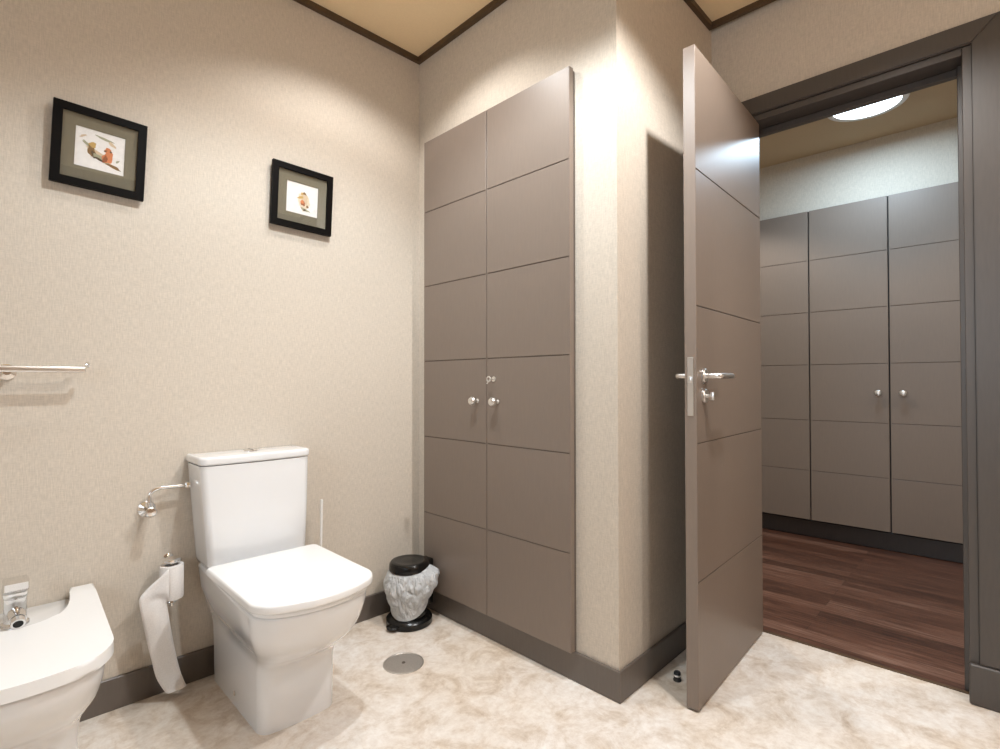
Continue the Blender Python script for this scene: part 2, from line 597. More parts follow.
def knob(parent, y, z, x=0.0, m=NICKEL, r=0.0165, local=True, name='knob'):
    bm = B()
    prof = [(0.0001, 0), (0.0085, 0), (0.009, 0.003), (0.0055, 0.006), (0.005, 0.017), (0.010, 0.021), (r, 0.027), (r * 1.02, 0.033), (r * 0.8, 0.040), (r * 0.4, 0.0428), (0.0001, 0.0433)]
    lathe(bm, [(a, -h) for a, h in prof], (x, y, z), 'X', 24)
    return finish(name, bm, m, parent, local=local)


# tall built-in cabinet
cab = thing('built_in_cabinet', 'tall taupe two-door built-in cabinet in the corner behind the waste bin', 'cabinet', (XB, 1.587, 0.106))
zb = 0.106
bm = B()
for (y0, y1, z0, z1) in ((-0.428, 0.428, 0.003, 0.04), (-0.428, 0.428, 2.03, 2.07), (-0.428, -0.40, 0.04, 2.03), (0.40, 0.428, 0.04, 2.03), (-0.02, 0.02, 0.04, 2.03)):
    box(bm, -0.011, y0, z0, -0.0005, y1, z1)
finish('frame', bm, TAUPED, cab, local=True)
GR = [v - zb for v in (0.455, 0.806, 1.155, 1.504, 1.852)]
for sgn in (1, -1):
    w0, w1 = (0.0015, 0.428) if sgn > 0 else (-0.431, -0.0015)
    bm = B()
    panel_leaf(bm, w0, w1, 0.001, 2.183 - zb, 0.0215, GR)
    d = finish('door', bm, [TAUPE, GROOVE], cab, local=True)
    d.location = (-0.0335, 0, 0)
    knob(d, r=0.018, y=0.055 if sgn > 0 else -0.066, z=0.980 - zb)
    if sgn < 0:
        bm = B()
        lathe(bm, [(0.0001, 0), (0.011, 0), (0.011, -0.003), (0.0001, -0.0035)], (0, -0.044, 1.070 - zb), 'X', 20)
        es = finish('escutcheon', bm, NICKEL, d, local=True)
        bm = B()
        tube(bm, [(-0.002, -0.044, 1.070 - zb), (-0.022, -0.044, 1.070 - zb)], 0.0028)
        ring = [(-0.030 + 0.0085 * 0, -0.044 + 0.010 * math.cos(a), 1.070 - zb + 0.010 * math.sin(a)) for a in [2 * PI * k / 20 for k in range(21)]]
        tube(bm, ring, 0.0026, 8)
        tube(bm, [(-0.022, -0.044, 1.070 - zb), (-0.026, -0.030, 1.052 - zb)], 0.0026, 8)
        finish('key', bm, NICKEL, d, local=True)

# hall wardrobe
wr = thing('wardrobe', 'taupe panelled wardrobe with dark plinth seen through the doorway', 'wardrobe', (*DP(HW, 0), 0), rot=(0, 0, TH))
def hl(y):                                      # room y at the wardrobe front -> local
    return (y - DP(HW, 0)[1]) / math.cos(TH)
g1, g2 = hl(1.091), hl(0.648)
wd = g1 - g2
bm = B()
box(bm, -0.006, g2 - 2 * wd, 0.0, 0.018, g1 + 2 * wd, 0.112, 0.003, 1)
finish('plinth', bm, paint('black_brown_plinth', (0.028, 0.022, 0.020), 0.3, 0.1), wr, local=True)
bm = B(); box(bm, 0.002, g2 - 2 * wd, 0.113, 0.018, g1 + 2 * wd, 2.228)
finish('carcass', bm, mat('wardrobe_gap', (0.02, 0.016, 0.014), 0.8), wr, local=True)
GW = [v for v in (0.452, 0.795, 1.172, 1.53, 1.885)]
for k in range(-2, 3):
    y0 = g2 + k * wd
    bm = B()
    panel_leaf(bm, y0 + 0.004, y0 + wd - 0.004, 0.118, 2.226, 0.02, GW)
    d = finish('door', bm, [TAUPE, GROOVE], wr, local=True)
    d.location = (-0.019, 0, 0)
    if k == 0:
        knob(d, y0 + 0.056, 0.984, r=0.0205)
    if k == -1:
        knob(d, y0 + wd - 0.07, 0.984, r=0.0205)

# ================================================================ the open bathroom door
import math as _m
DN, DF = Vector((1.645, 0.7690, 0)), Vector((2.360, 0.8200, 0))
ang = _m.atan2(DF.y - DN.y, DF.x - DN.x)
DL = (DF - DN).length
door = bpy.data.objects.new('door_1', None)
COL.objects.link(door)
door.location = (*DN.xy, 0.007)
door.rotation_euler = (0, 0, ang - PI / 2)      # local y runs from free edge to hinge, local x = towards the viewer's right face
struct(door, 'open taupe panelled bathroom door with lever handle')
door['category'] = 'door'
TD = 0.039
bm = B()
panel_leaf(bm, 0.0005, DL, 0, 2.148, TD, [0.406, 0.852, 1.298, 1.744], both=True)
bm.transform(Matrix.Translation((-TD, 0, 0)))
leaf = finish('door_leaf', bm, [TAUPE, GROOVE], door, local=True)
HZ = 1.071
def lever(side):
    s = 1 if side > 0 else -1
    x0 = 0.0002 if s > 0 else -TD - 0.0002
    bm = B()
    lathe(bm, [(0.0001, 0), (0.025, 0), (0.025, s * 0.006), (0.022, s * 0.009), (0.0001, s * 0.009)], (x0, 0.065, HZ), 'X', 28)
    h = finish('handle', bm, NICKEL, door, local=True)
    bm = B()
    xs = x0 + s * 0.008
    tube(bm, [(xs, 0.065, HZ), (xs + s * 0.030, 0.065, HZ)] + arc((xs + s * 0.034, 0.065, HZ), (xs + s * 0.045, 0.065, HZ), (xs + s * 0.045, 0.079, HZ), 5) + [(xs + s * 0.045, 0.178, HZ), (xs + s * 0.044, 0.184, HZ)], [0.0095] * 9 + [0.007], 16)
    finish('lever', bm, NICKEL, h, local=True)
    bm = B()
    z = HZ - 0.066
    lathe(bm, [(0.0001, 0), (0.024, 0), (0.024, s * 0.006), (0.021, s * 0.009), (0.0001, s * 0.009)], (x0, 0.065, z), 'X', 28)
    k = finish('lock_rosette', bm, NICKEL, door, local=True)
    bm = B()
    xk = x0 + s * 0.009
    if s > 0:
        tube(bm, [(xk, 0.065, z), (xk + s * 0.016, 0.065, z)], 0.006)
        box(bm, xk + 0.010, 0.061, z - 0.014, xk + 0.024, 0.069, z + 0.014, 0.003)
        finish('thumb_turn', bm, NICKEL, k, local=True)
    else:
        lathe(bm, [(0.0001, 0), (0.008, 0), (0.008, -0.002), (0.0001, -0.002)], (xk, 0.065, z), 'X', 16)
        finish('release_slot', bm, NICKEL, k, local=True)
lever(1); lever(-1)
bm = B(); box(bm, -TD / 2 - 0.010, -0.0016, HZ - 0.13, -TD / 2 + 0.010, -0.0002, HZ + 0.06, 0.0006, 1)
fp = finish('lock_faceplate', bm, NICKEL, door, local=True)
bm = B(); box(bm, -TD / 2 - 0.007, -0.010, HZ - 0.022, -TD / 2 + 0.007, -0.0016, HZ - 0.002, 0.002)
finish('latch_bolt', bm, NICKEL, fp, local=True)
for z in (0.22, 1.07, 1.92):
    bm = B(); lathe(bm, [(0.0001, 0), (0.006, 0), (0.006, 0.08), (0.0001, 0.08)], (-TD - 0.007, DL - 0.004, z), 'Z', 14)
    finish('hinge', bm, NICKEL, door, local=True)

# ================================================================ toilet
TX = 0.713
toilet = thing('toilet', 'white close-coupled toilet with closed lid against the beige wall', 'toilet', (TX, 2.09, 0))
bm = B()
def smooth_secs(secs, n=5):
    out = []
    for i in range(len(secs) - 1):
        a, b_, c, d = secs[max(i - 1, 0)], secs[i], secs[i + 1], secs[min(i + 2, len(secs) - 1)]
        for k in range(n):
            t = k / n
            out.append([0.5 * (2 * q + (r_ - p) * t + (2 * p - 5 * q + 4 * r_ - e) * t * t + (3 * q - p - 3 * r_ + e) * t ** 3) for p, q, r_, e in zip(a, b_, c, d)])
    return out + [list(secs[-1])]
def narrow(pts, xc, k):
    y0 = min(p[1] for p in pts); y1 = max(p[1] for p in pts)
    return [(xc + (x - xc) * (1 - k * ((y - y0) / (y1 - y0)) ** 1.5), y) for x, y in pts]
secs = [  # z, x0, x1, yf, yr, rf, rr, bow, narrowing to the rear
    (0.000, 0.607, 0.849, 1.634, 2.080, 0.034, 0.02, 0.010, 0.00),
    (0.060, 0.606, 0.850, 1.632, 2.083, 0.036, 0.02, 0.011, 0.00),
    (0.120, 0.606, 0.850, 1.630, 2.086, 0.038, 0.02, 0.012, 0.00),
    (0.175, 0.605, 0.850, 1.624, 2.090, 0.042, 0.02, 0.014, 0.00),
    (0.215, 0.601, 0.853, 1.600, 2.094, 0.048, 0.02, 0.020, 0.02),
    (0.250, 0.588, 0.860, 1.560, 2.098, 0.055, 0.02, 0.030, 0.05),
    (0.290, 0.568, 0.872, 1.520, 2.100, 0.060, 0.02, 0.040, 0.09),
    (0.335, 0.549, 0.883, 1.496, 2.104, 0.060, 0.02, 0.050, 0.13),
    (0.380, 0.538, 0.890, 1.484, 2.106, 0.056, 0.02, 0.056, 0.15),
    (0.412, 0.534, 0.892, 1.480, 2.108, 0.054, 0.02, 0.058, 0.15)]
sm_ = smooth_secs(secs) + [[0.4165, 0.536, 0.890, 1.482, 2.106, 0.053, 0.02, 0.058, 0.15], [0.4185, 0.540, 0.886, 1.486, 2.104, 0.052, 0.02, 0.058, 0.15]]
loft(bm, [[(x, y, z) for x, y in narrow(rrect(x0, x1, yf, yr, rf, rr, bow), 0.713, k)] for z, x0, x1, yf, yr, rf, rr, bow, k in sm_])
finish('bowl', bm, CERAM, toilet, angle=60)
bm = B()
o1 = rrect(0.526, 0.899, 1.463, 1.892, 0.045, 0.02, 0.060)
cx, cy = 0.7125, 1.65
def shrink(pts, d):
    return [(cx + (x - cx) * (1 - d / 0.18), cy + (y - cy) * (1 - d / 0.25)) for x, y in pts]
def slab(bm, outline, z0, z1, r):
    rings = []
    for k in range(5):
        a = PI / 2 * k / 4
        rings.append([(x, y, z0 + r * (1 - math.sin(a))) for x, y in shrink(outline, r * (1 - math.cos(a)))][:])
    rings = rings[::-1]
    rings = [[(x, y, z0 + r - r * math.cos(a)) for x, y in shrink(outline, r - r * math.sin(a))] for a in [PI / 2 * k / 4 for k in range(5)]]
    rings += [[(x, y, z1 - r + r * math.sin(a)) for x, y in shrink(outline, r - r * math.cos(a))] for a in [PI / 2 * k / 4 for k in range(5)]]
    loft(bm, rings)
slab(bm, shrink(o1, 0.012), 0.4195, 0.4335, 0.004)
finish('seat', bm, SEATM, toilet, angle=50)
bm = B()
slab(bm, o1, 0.4345, 0.461, 0.007)
finish('lid', bm, SEATM, toilet, angle=50)
for x in (0.63, 0.795):
    bm = B(); lathe(bm, [(0.0001, 0), (0.011, 0), (0.011, 0.05), (0.0001, 0.05)], (x - 0.025, 1.906, 0.432), 'X', 16)
    finish('hinge', bm, SEATM, toilet)
bm = B()
tk = []
for z, x0, x1, yf, yr in ((0.4190, 0.568, 0.880, 1.966, 2.102), (0.4225, 0.562, 0.888, 1.958, 2.106), (0.44, 0.556, 0.895, 1.952, 2.108), (0.60, 0.543, 0.900, 1.950, 2.108), (0.777, 0.528, 0.903, 1.950, 2.108)):
    tk.append([(x, y, z) for x, y in rrect(x0, x1, yf, yr, 0.022, 0.006, 0.010)])
loft(bm, tk)
finish('tank', bm, CERAM, toilet, angle=50)
bm = B()
ol = rrect(0.524, 0.907, 1.945, 2.110, 0.024, 0.006, 0.010)
cx, cy = 0.7145, 2.03
def shrink(pts, d):
    return [(cx + (x - cx) * (1 - d / 0.18), cy + (y - cy) * (1 - d / 0.085)) for x, y in pts]
slab(bm, ol, 0.779, 0.808, 0.008)
finish('tank_lid', bm, CERAM, toilet, angle=50)
bm = B()
lathe(bm, [(0.0001, 0), (0.026, 0), (0.026, 0.003), (0.023, 0.005), (0.0001, 0.0055)], (0.7145, 2.028, 0.808), 'Z', 28)
fb = finish('flush_button', bm, CHROME, toilet)
bm = B(); box(bm, 0.7135, 2.004, 0.8133, 0.7155, 2.052, 0.8142)
finish('button_split', bm, GROOVE, fb)
bm = B(); lathe(bm, [(0.0001, 0), (0.008, 0), (0.008, -0.003), (0.0001, -0.004)], (0.6, 1.83, 0.055), 'X', 16)
finish('bolt_cap', bm, CHROME, toilet)

# water inlet on the wall and its pipe to the tank
vx, vy, vz = 0.408, YA, 0.633
val = thing('stop_valve', 'chrome stop valve with bent pipe feeding the tank of the toilet', 'valve', (vx, vy, vz))
bm = B(); lathe(bm, [(0.0001, 0), (0.027, 0), (0.026, -0.004), (0.016, -0.011), (0.012, -0.014), (0.012, -0.045), (0.0001, -0.046)], (vx, vy - 0.0005, vz), 'Y', 24)
finish('rosette', bm, CHROME, val)
bm = B()
lathe(bm, [(0.0001, 0), (0.010, 0), (0.013, -0.004), (0.017, -0.012), (0.017, -0.026), (0.013, -0.030), (0.0001, -0.031)], (vx, vy - 0.047, vz), 'Y', 10)
finish('valve_handle', bm, CHROME, val)
bm = B()
py_ = vy - 0.036
pts = [(vx, py_, vz + 0.010), (vx, py_, vz + 0.025)] + arc((vx, py_, vz + 0.045), (vx + 0.004, py_, vz + 0.069), (vx + 0.036, py_, vz + 0.070), 8) + [(vx + 0.08, py_, vz + 0.070), (vx + 0.100, py_, vz + 0.070)]
tube(bm, pts, 0.0062, 14)
lathe(bm, [(0.0001, 0), (0.010, 0), (0.010, 0.014), (0.0001, 0.014)], (vx, py_, vz + 0.012), 'Z', 8)
finish('pipe', bm, CHROME, val)
bm = B()
lathe(bm, [(0.0001, 0), (0.009, 0), (0.012, 0.004), (0.012, 0.016), (0.0001, 0.017)], (vx + 0.106, py_, vz + 0.070), 'X', 8)
finish('tank_nut', bm, CHROME, val)

# toilet brush behind the toilet
br = thing('toilet_brush', 'white toilet brush with thin upright handle behind the toilet', 'toilet brush', (0.985, 2.03, 0))
bm = B()
lathe(bm, [(0.0001, 0), (0.047, 0), (0.049, 0.01), (0.045, 0.20), (0.043, 0.30), (0.040, 0.30), (0.040, 0.02), (0.0001, 0.02)], (0.985, 2.03, 0), 'Z', 32)
finish('holder', bm, WHITEP, br)
bm = B()
tube(bm, [(0.985, 2.03, 0.12), (0.988, 2.03, 0.40), (0.990, 2.03, 0.585)], [0.005, 0.005, 0.0058], 12)
lathe(bm, [(0.0001, 0), (0.0445, 0), (0.0445, 0.004), (0.0001, 0.006)], (0.985, 2.03, 0.302), 'Z', 24)
finish('handle', bm, WHITEP, br)
bm = B()
lathe(bm, [(0.0001, 0.03), (0.03, 0.035), (0.034, 0.06), (0.034, 0.1), (0.02, 0.118), (0.0001, 0.12)], (0.985, 2.03, 0), 'Z', 20)
finish('bristles', bm, BRISTLE, br)

# toilet paper
rx, ry = 0.468, 2.045
hold = thing('toilet_paper_holder', 'chrome upright paper holder on the wall left of the toilet', 'paper holder', (rx, YA, 0.47))
bm = B()
lathe(bm, [(0.0001, 0), (0.016, 0), (0.015, -0.005), (0.007, -0.008), (0.0065, -0.06), (0.0001, -0.06)], (rx + 0.004, YA - 0.0005, 0.455), 'Y', 24)
finish('wall_mount', bm, CHROME, hold)
bm = B()
lathe(bm, [(0.0001, 0), (0.025, 0), (0.028, 0.003), (0.028, 0.008), (0.024, 0.012), (0.012, 0.015), (0.0001, 0.016)], (rx, ry, 0.458), 'Z', 28)
lathe(bm, [(0.0001, -0.147), (0.0075, -0.147), (0.0075, 0.0), (0.0001, 0.0)], (rx, ry, 0.459), 'Z', 16)
finish('spindle', bm, CHROME, hold)
bm = B()
lathe(bm, [(0.0001, 0), (0.019, 0), (0.021, 0.003), (0.019, 0.008), (0.0001, 0.008)], (rx, ry, 0.325), 'Z', 24)
finish('end_cap', bm, CHROME, hold)
roll = thing('toilet_paper_roll', 'white toilet paper roll with a long strip hanging to the floor', 'toilet paper', (rx, ry, 0.335))
bm = B()
prof = [(0.020, 0), (0.034, 0), (0.035, 0.002), (0.035, 0.108), (0.034, 0.110), (0.020, 0.110), (0.020, 0)]
rings = [[(rx + r * math.cos(2 * PI * k / 40), ry + r * math.sin(2 * PI * k / 40), 0.338 + h) for k in range(40)] for r, h in prof]
loft(bm, rings, False, False)
finish('paper_roll', bm, TISSUE, roll)
# hanging strip: left and right edges, top to bottom (x, y, z)
SL = [(0.452, 2.012, 0.447), (0.428, 2.014, 0.425), (0.396, 2.018, 0.396), (0.373, 2.020, 0.368), (0.374, 2.022, 0.335), (0.384, 2.024, 0.280), (0.396, 2.028, 0.215), (0.410, 2.034, 0.150), (0.424, 2.038, 0.090), (0.446, 2.034, 0.040), (0.456, 2.028, 0.030)]
SR = [(0.452, 2.012, 0.342), (0.450, 2.014, 0.341), (0.448, 2.016, 0.340), (0.448, 2.018, 0.338), (0.450, 2.020, 0.325), (0.458, 2.024, 0.270), (0.468, 2.030, 0.210), (0.480, 2.036, 0.150), (0.493, 2.040, 0.090), (0.506, 2.036, 0.046), (0.511, 2.030, 0.034)]
def cr(pts, n):
    P = [Vector(p) for p in pts]
    out = []
    for i in range(len(P) - 1):
        a, b_, c, d = P[max(i - 1, 0)], P[i], P[i + 1], P[min(i + 2, len(P) - 1)]
        for k in range(n):
            t = k / n
            out.append(0.5 * ((2 * b_) + (c - a) * t + (2 * a - 5 * b_ + 4 * c - d) * t * t + (3 * b_ - a - 3 * c + d) * t ** 3))
    out.append(P[-1])
    return out
bm = B()
l_, r_ = cr(SL, 4), cr(SR, 4)
nu = 8
g = []
for i, (p, q) in enumerate(zip(l_, r_)):
    row = []
    for k in range(nu + 1):
        t = k / nu
        v = p.lerp(q, t)
        v.y -= 0.007 * math.sin(PI * t) * (0.4 + 0.6 * math.sin(i * 0.33 + 1.0)) + 0.0015 * math.sin(t * 9 + i * 0.5)
        row.append(bm.verts.new(v))
    g.append(row)
for a, b_ in zip(g, g[1:]):
    for k in range(nu):
        bm.faces.new((a[k], a[k + 1], b_[k + 1], b_[k]))
strip = finish('paper_strip', bm, TISSUE, roll, angle=80)
sm = strip.modifiers.new('thickness', 'SOLIDIFY')
sm.thickness = 0.0006

# ================================================================ bidet
BX = 0.078
bid = thing('bidet', 'white bidet with closed lid cut off by the left picture edge', 'bidet', (BX, 2.09, 0))
bm = B()
secs = [
    (0.000, -0.035, 0.191, 1.705, 2.080, 0.030, 0.02, 0.012),
    (0.060, -0.034, 0.190, 1.703, 2.083, 0.032, 0.02, 0.013),
    (0.120, -0.034, 0.190, 1.700, 2.086, 0.036, 0.02, 0.014),
    (0.185, -0.035, 0.191, 1.690, 2.090, 0.040, 0.02, 0.018),
    (0.225, -0.040, 0.196, 1.664, 2.094, 0.048, 0.02, 0.026),
    (0.260, -0.052, 0.206, 1.624, 2.098, 0.054, 0.02, 0.032),
    (0.300, -0.068, 0.219, 1.584, 2.102, 0.064, 0.02, 0.036),
    (0.345, -0.080, 0.227, 1.558, 2.104, 0.072, 0.02, 0.038),
    (0.382, -0.086, 0.230, 1.549, 2.106, 0.080, 0.02, 0.036)]
sm_ = smooth_secs(secs) + [[0.389, -0.086, 0.230, 1.549, 2.106, 0.080, 0.02, 0.036], [0.393, -0.081, 0.225, 1.554, 2.102, 0.078, 0.02, 0.036]]
loft(bm, [[(x, y, z) for x, y in rrect(*q)] for z, *q in sm_])
finish('bowl', bm, CERAM, bid, angle=60)
# lid with a curved cut-out round the tap; its wings reach the wall
xl0, xl1, yl = -0.108, 0.265, 2.104
front = narrow(rrect(xl0, xl1, 1.535, yl, 0.085, 0.004, 0.036), BX, 0.0)
front = [(BX + (x - BX) * (1 - 0.13 * (yl - y) / 0.6), y) for x, y in front]
nc = 8
rear_l = [p for p in front if p[1] > yl - 0.003 and p[0] < BX]
pts = [p for p in front if not (p[1] > yl - 0.0045)]
# outline order from rrect: rear-left corner -> left side -> front -> right side -> rear-right corner
cut = []
for k in range(0, 25):
    a = PI * k / 24
    cut.append((BX + 0.124 * math.copysign(abs(math.cos(a)) ** 0.7, math.cos(a)), yl - 0.262 * math.sin(a) ** 0.8))
outl = [(xl0, yl)] + pts + [(xl1, yl), (BX + 0.128, yl)] + cut[1:-1] + [(BX - 0.128, yl)]
bm = B()
prism(bm, outl, 0.3965, 0.427, 0.008, 4)
bmesh.ops.triangulate(bm, faces=[f for f in bm.faces if len(f.verts) > 8])
finish('lid', bm, SEATM, bid, angle=40)
tx, ty, tzz = 0.078, 1.985, 0.393
bm = B()
lathe(bm, [(0.0001, 0), (0.031, 0), (0.030, 0.006), (0.025, 0.010), (0.025, 0.075), (0.0001, 0.075)], (tx, ty, tzz), 'Z', 28)
tube(bm, [(tx, ty, tzz + 0.034), (tx + 0.002, ty - 0.035, tzz + 0.034), (tx + 0.003, ty - 0.058, tzz + 0.028)], [0.019, 0.019, 0.018], 20)
tap = finish('tap', bm, CHROME, bid)
bm = B()
tube(bm, [(tx + 0.003, ty - 0.057, tzz + 0.028), (tx + 0.0035, ty - 0.070, tzz + 0.022)], [0.0165, 0.0155], 20)
tube(bm, [(tx + 0.0035, ty - 0.0700, tzz + 0.022), (tx + 0.00352, ty - 0.0708, tzz + 0.0217)], [0.011, 0.011], 20, mi=1)
finish('spout_nozzle', bm, [CHROME, BLACK], tap)
bm = B()
lathe(bm, [(0.0001, 0), (0.026, 0), (0.027, 0.003), (0.027, 0.014), (0.022, 0.020), (0.0001, 0.022)], (tx, ty, tzz + 0.076), 'Z', 28)
loft(bm, [[(tx - w, ty - d, tzz + 0.098 + h - e), (tx + w, ty - d, tzz + 0.098 + h - e), (tx + w, ty - d, tzz + 0.098 + h + e), (tx - w, ty - d, tzz + 0.098 + h + e)]
          for w, d, h, e in ((0.024, -0.026, 0.010, 0.016), (0.027, 0.0, 0.010, 0.017), (0.027, 0.03, 0.014, 0.015), (0.024, 0.058, 0.020, 0.009))])
finish('lever', bm, CHROME, tap)

# ================================================================ towel rail
tr = thing('towel_rail', 'short chrome towel rail on the left wall above the bidet', 'towel rail', (0.0, YA, 1.1))
bm = B()
box(bm, -0.29, YA - 0.068, 1.089, 0.236, YA - 0.052, 1.108, 0.006, 4)
rail = finish('bar', bm, NICKEL, tr)
bm = B()
lathe(bm, [(0.0001, 0), (0.008, 0.0), (0.010, 0.004), (0.008, 0.010), (0.0001, 0.012)], (0.234, YA - 0.060, 1.114), 'X', 16)
finish('end_stop', bm, CHROME, rail)
for x in (-0.24, 0.058):
    bm = B()
    lathe(bm, [(0.0001, 0), (0.024, 0), (0.023, -0.006), (0.011, -0.010), (0.009, -0.06), (0.0001, -0.06)], (x, YA - 0.0005, 1.090), 'Y', 24)
    finish('bracket', bm, CHROME, tr)

# ================================================================ framed pictures
def picture(label, cx, cz, w, h, roll_, lean, bw, art, pw, ph, dz=0.0):
    p = thing('framed_picture', label, 'picture', (cx, YA - 0.012, cz), 'framed bird prints on the left wall')
    p.rotation_euler = (lean, roll_, 0)
    hw, hh = w / 2, h / 2
    bm = B()
    T = 0.016                                   # frame depth, local y from -T to 0
    for quad in ([(-hw, -hh), (hw, -hh), (hw - bw, -hh + bw), (-hw + bw, -hh + bw)], [(hw, -hh), (hw, hh), (hw - bw, hh - bw), (hw - bw, -hh + bw)],
                 [(hw, hh), (-hw, hh), (-hw + bw, hh - bw), (hw - bw, hh - bw)], [(-hw, hh), (-hw, -hh), (-hw + bw, -hh + bw), (-hw + bw, hh - bw)]):
        a = [bm.verts.new((x, -T, z)) for k, (x, z) in enumerate(quad)]
        c = [bm.verts.new((x, 0, z)) for x, z in quad]
        bm.faces.new(a); bm.faces.new(c[::-1])
        for i in range(4):
            bm.faces.new((a[i], c[i], c[(i + 1) % 4], a[(i + 1) % 4]))
    finish('frame', bm, FRAME, p, local=True)
    bm = B()
    iw, ih = hw - bw + 0.001, hh - bw + 0.001
    xx = [-iw, -pw / 2, pw / 2, iw]
    zz = [-ih, dz - ph / 2, dz + ph / 2, ih]
    for i in range(3):
        for k in range(3):
            if i == 1 and k == 1:
                continue
            box(bm, xx[i], -0.007, zz[k], xx[i + 1], -0.005, zz[k + 1])
    bmesh.ops.remove_doubles(bm, verts=bm.verts, dist=1e-6)
    finish('mount', bm, MATB, p, local=True)
    bm = B(); box(bm, -pw / 2 - 0.003, -0.005, dz - ph / 2 - 0.003, pw / 2 + 0.003, -0.003, dz + ph / 2 + 0.003)
    pr = finish('print', bm, PAPERP, p, local=True)
    names = list(INK)
    bm = B()
    for n_, (ink, ax, az, ra, rb, rot, seed) in enumerate(art):
        rnd = random.Random(seed)
        ph_ = [rnd.uniform(0, 6.28) for _ in range(3)]
        vs = []
        for k in range(26):
            a = 2 * PI * k / 26
            rr_ = 1 + 0.13 * math.sin(3 * a + ph_[0]) + 0.08 * math.sin(5 * a + ph_[1]) + 0.05 * math.sin(8 * a + ph_[2])
            x, z = ra * rr_ * math.cos(a), rb * rr_ * math.sin(a)
            vs.append(bm.verts.new((ax + x * math.cos(rot) - z * math.sin(rot), -0.00508 - 0.00004 * n_, dz + az + x * math.sin(rot) + z * math.cos(rot))))
        bm.faces.new(vs).material_index = names.index(ink)
    finish('bird_painting', bm, [INK[k] for k in names], pr, local=True)
    bm = B(); box(bm, -iw, -0.0118, -ih, iw, -0.0108, ih)
    finish('glass', bm, GLASS, p, local=True)
    return p

art1 = [('pale', -0.010, -0.006, 0.030, 0.006, -0.35, 1), ('leaf', 0.010, 0.042, 0.024, 0.004, -0.2, 2), ('pale', 0.03, 0.030, 0.012, 0.005, -0.6, 3), ('leaf', -0.034, 0.012, 0.016, 0.004, -0.7, 4),
        ('brown', -0.022, -0.006, 0.010, 0.019, 0.25, 5), ('ochre', -0.020, 0.014, 0.009, 0.009, 0, 6), ('dark', -0.016, -0.016, 0.006, 0.012, 0.4, 7),
        ('leaf', 0.002, -0.024, 0.024, 0.0075, -0.45, 8), ('dark', -0.002, -0.027, 0.014, 0.0035, -0.4, 9), ('brown', 0.036, -0.040, 0.020, 0.005, -0.3, 10),
        ('orange', 0.020, -0.014, 0.013, 0.021, -0.35, 11), ('orange', 0.020, 0.007, 0.010, 0.009, 0, 12), ('rust', 0.013, -0.022, 0.006, 0.012, -0.3, 13), ('dark', 0.027, 0.006, 0.003, 0.003, 0, 14),
        ('dark', 0.013, 0.005, 0.005, 0.002, 0.5, 15), ('leaf', 0.046, -0.020, 0.006, 0.003, 0.8, 16), ('pale', -0.045, 0.035, 0.010, 0.003, 0.6, 17)]
art2 = [('cream', 0.006, -0.01, 0.024, 0.032, 0.2, 21), ('ochre', 0.004, 0.020, 0.010, 0.010, 0, 22), ('pale', 0.010, 0.004, 0.013, 0.022, 0.1, 23), ('ochre', -0.008, 0.006, 0.013, 0.005, 0.35, 24),
        ('brown', 0.008, 0.026, 0.006, 0.005, 0, 25), ('rust', 0.003, -0.016, 0.009, 0.010, 0.2, 26), ('orange', 0.000, -0.010, 0.007, 0.008, 0.2, 27), ('leaf', 0.012, -0.040, 0.020, 0.005, -0.25, 28),
        ('dark', 0.010, -0.042, 0.006, 0.004, 0, 29), ('brown', 0.022, -0.026, 0.005, 0.006, 0.4, 30), ('dark', 0.014, 0.022, 0.0022, 0.0022, 0, 31)]
picture('black-framed print of two birds, one orange, above the towel rail', 0.272, 1.796, 0.242, 0.252, math.radians(2.0), math.radians(1.2), 0.024, art1, 0.128, 0.124, 0.003)
picture('black-framed print of a single upright bird, hung nearer the cabinet', 0.936, 1.805, 0.251, 0.252, math.radians(1.6), math.radians(1.2), 0.024, art2, 0.130, 0.124, 0.0)

# ================================================================ waste bin and its bag
bx, by = 1.365, 1.957
bn = thing('waste_bin', 'small black pedal bin with round lid in the corner', 'waste bin', (bx, by, 0))
bm = B(); lathe(bm, [(0.0001, 0), (0.097, 0), (0.101, 0.004), (0.101, 0.024), (0.095, 0.032), (0.082, 0.038), (0.0001, 0.038)], (bx, by, 0), 'Z', 40)
finish('base', bm, BLACK, bn)
bm = B(); lathe(bm, [(0.0001, 0.034), (0.077, 0.034), (0.078, 0.05), (0.080, 0.218), (0.074, 0.220), (0.072, 0.05), (0.0001, 0.045)], (bx, by, 0), 'Z', 40)
finish('bucket', bm, BLACK, bn)
bm = B(); lathe(bm, [(0.0001, 0.234), (0.083, 0.234), (0.088, 0.237), (0.089, 0.246), (0.087, 0.262), (0.080, 0.271), (0.070, 0.274), (0.063, 0.2725), (0.03, 0.274), (0.0001, 0.2745)], (bx, by, 0), 'Z', 48)
finish('lid', bm, BLACK, bn)
bm = B(); box(bm, bx + 0.080, by - 0.028, 0.06, bx + 0.112, by + 0.028, 0.262, 0.006, 2)
finish('hinge', bm, BLACK, bn)
bm = B()
pd = Vector((-0.97, -0.22, 0)).normalized(); pn = Vector((-pd.y, pd.x, 0))
rings = []
for d_, w_ in ((0.086, 0.026), (0.102, 0.030), (0.117, 0.027), (0.125, 0.015)):
    c_ = Vector((bx, by, 0.017)) + pd * d_
    rings.append([tuple(c_ + pn * w_ * math.cos(a) + Vector((0, 0, 0.008 * math.sin(a)))) for a in [2 * PI * k / 16 for k in range(16)]])
loft(bm, rings)
finish('pedal', bm, BLACK, bn)
bm = B()
nr, nz = 160, 44
rnd = random.Random(3)
fold = [(rnd.randint(3, 17), rnd.uniform(0, 6.28), rnd.uniform(-2.2, 2.2), rnd.uniform(0.25, 1)) for _ in range(11)]
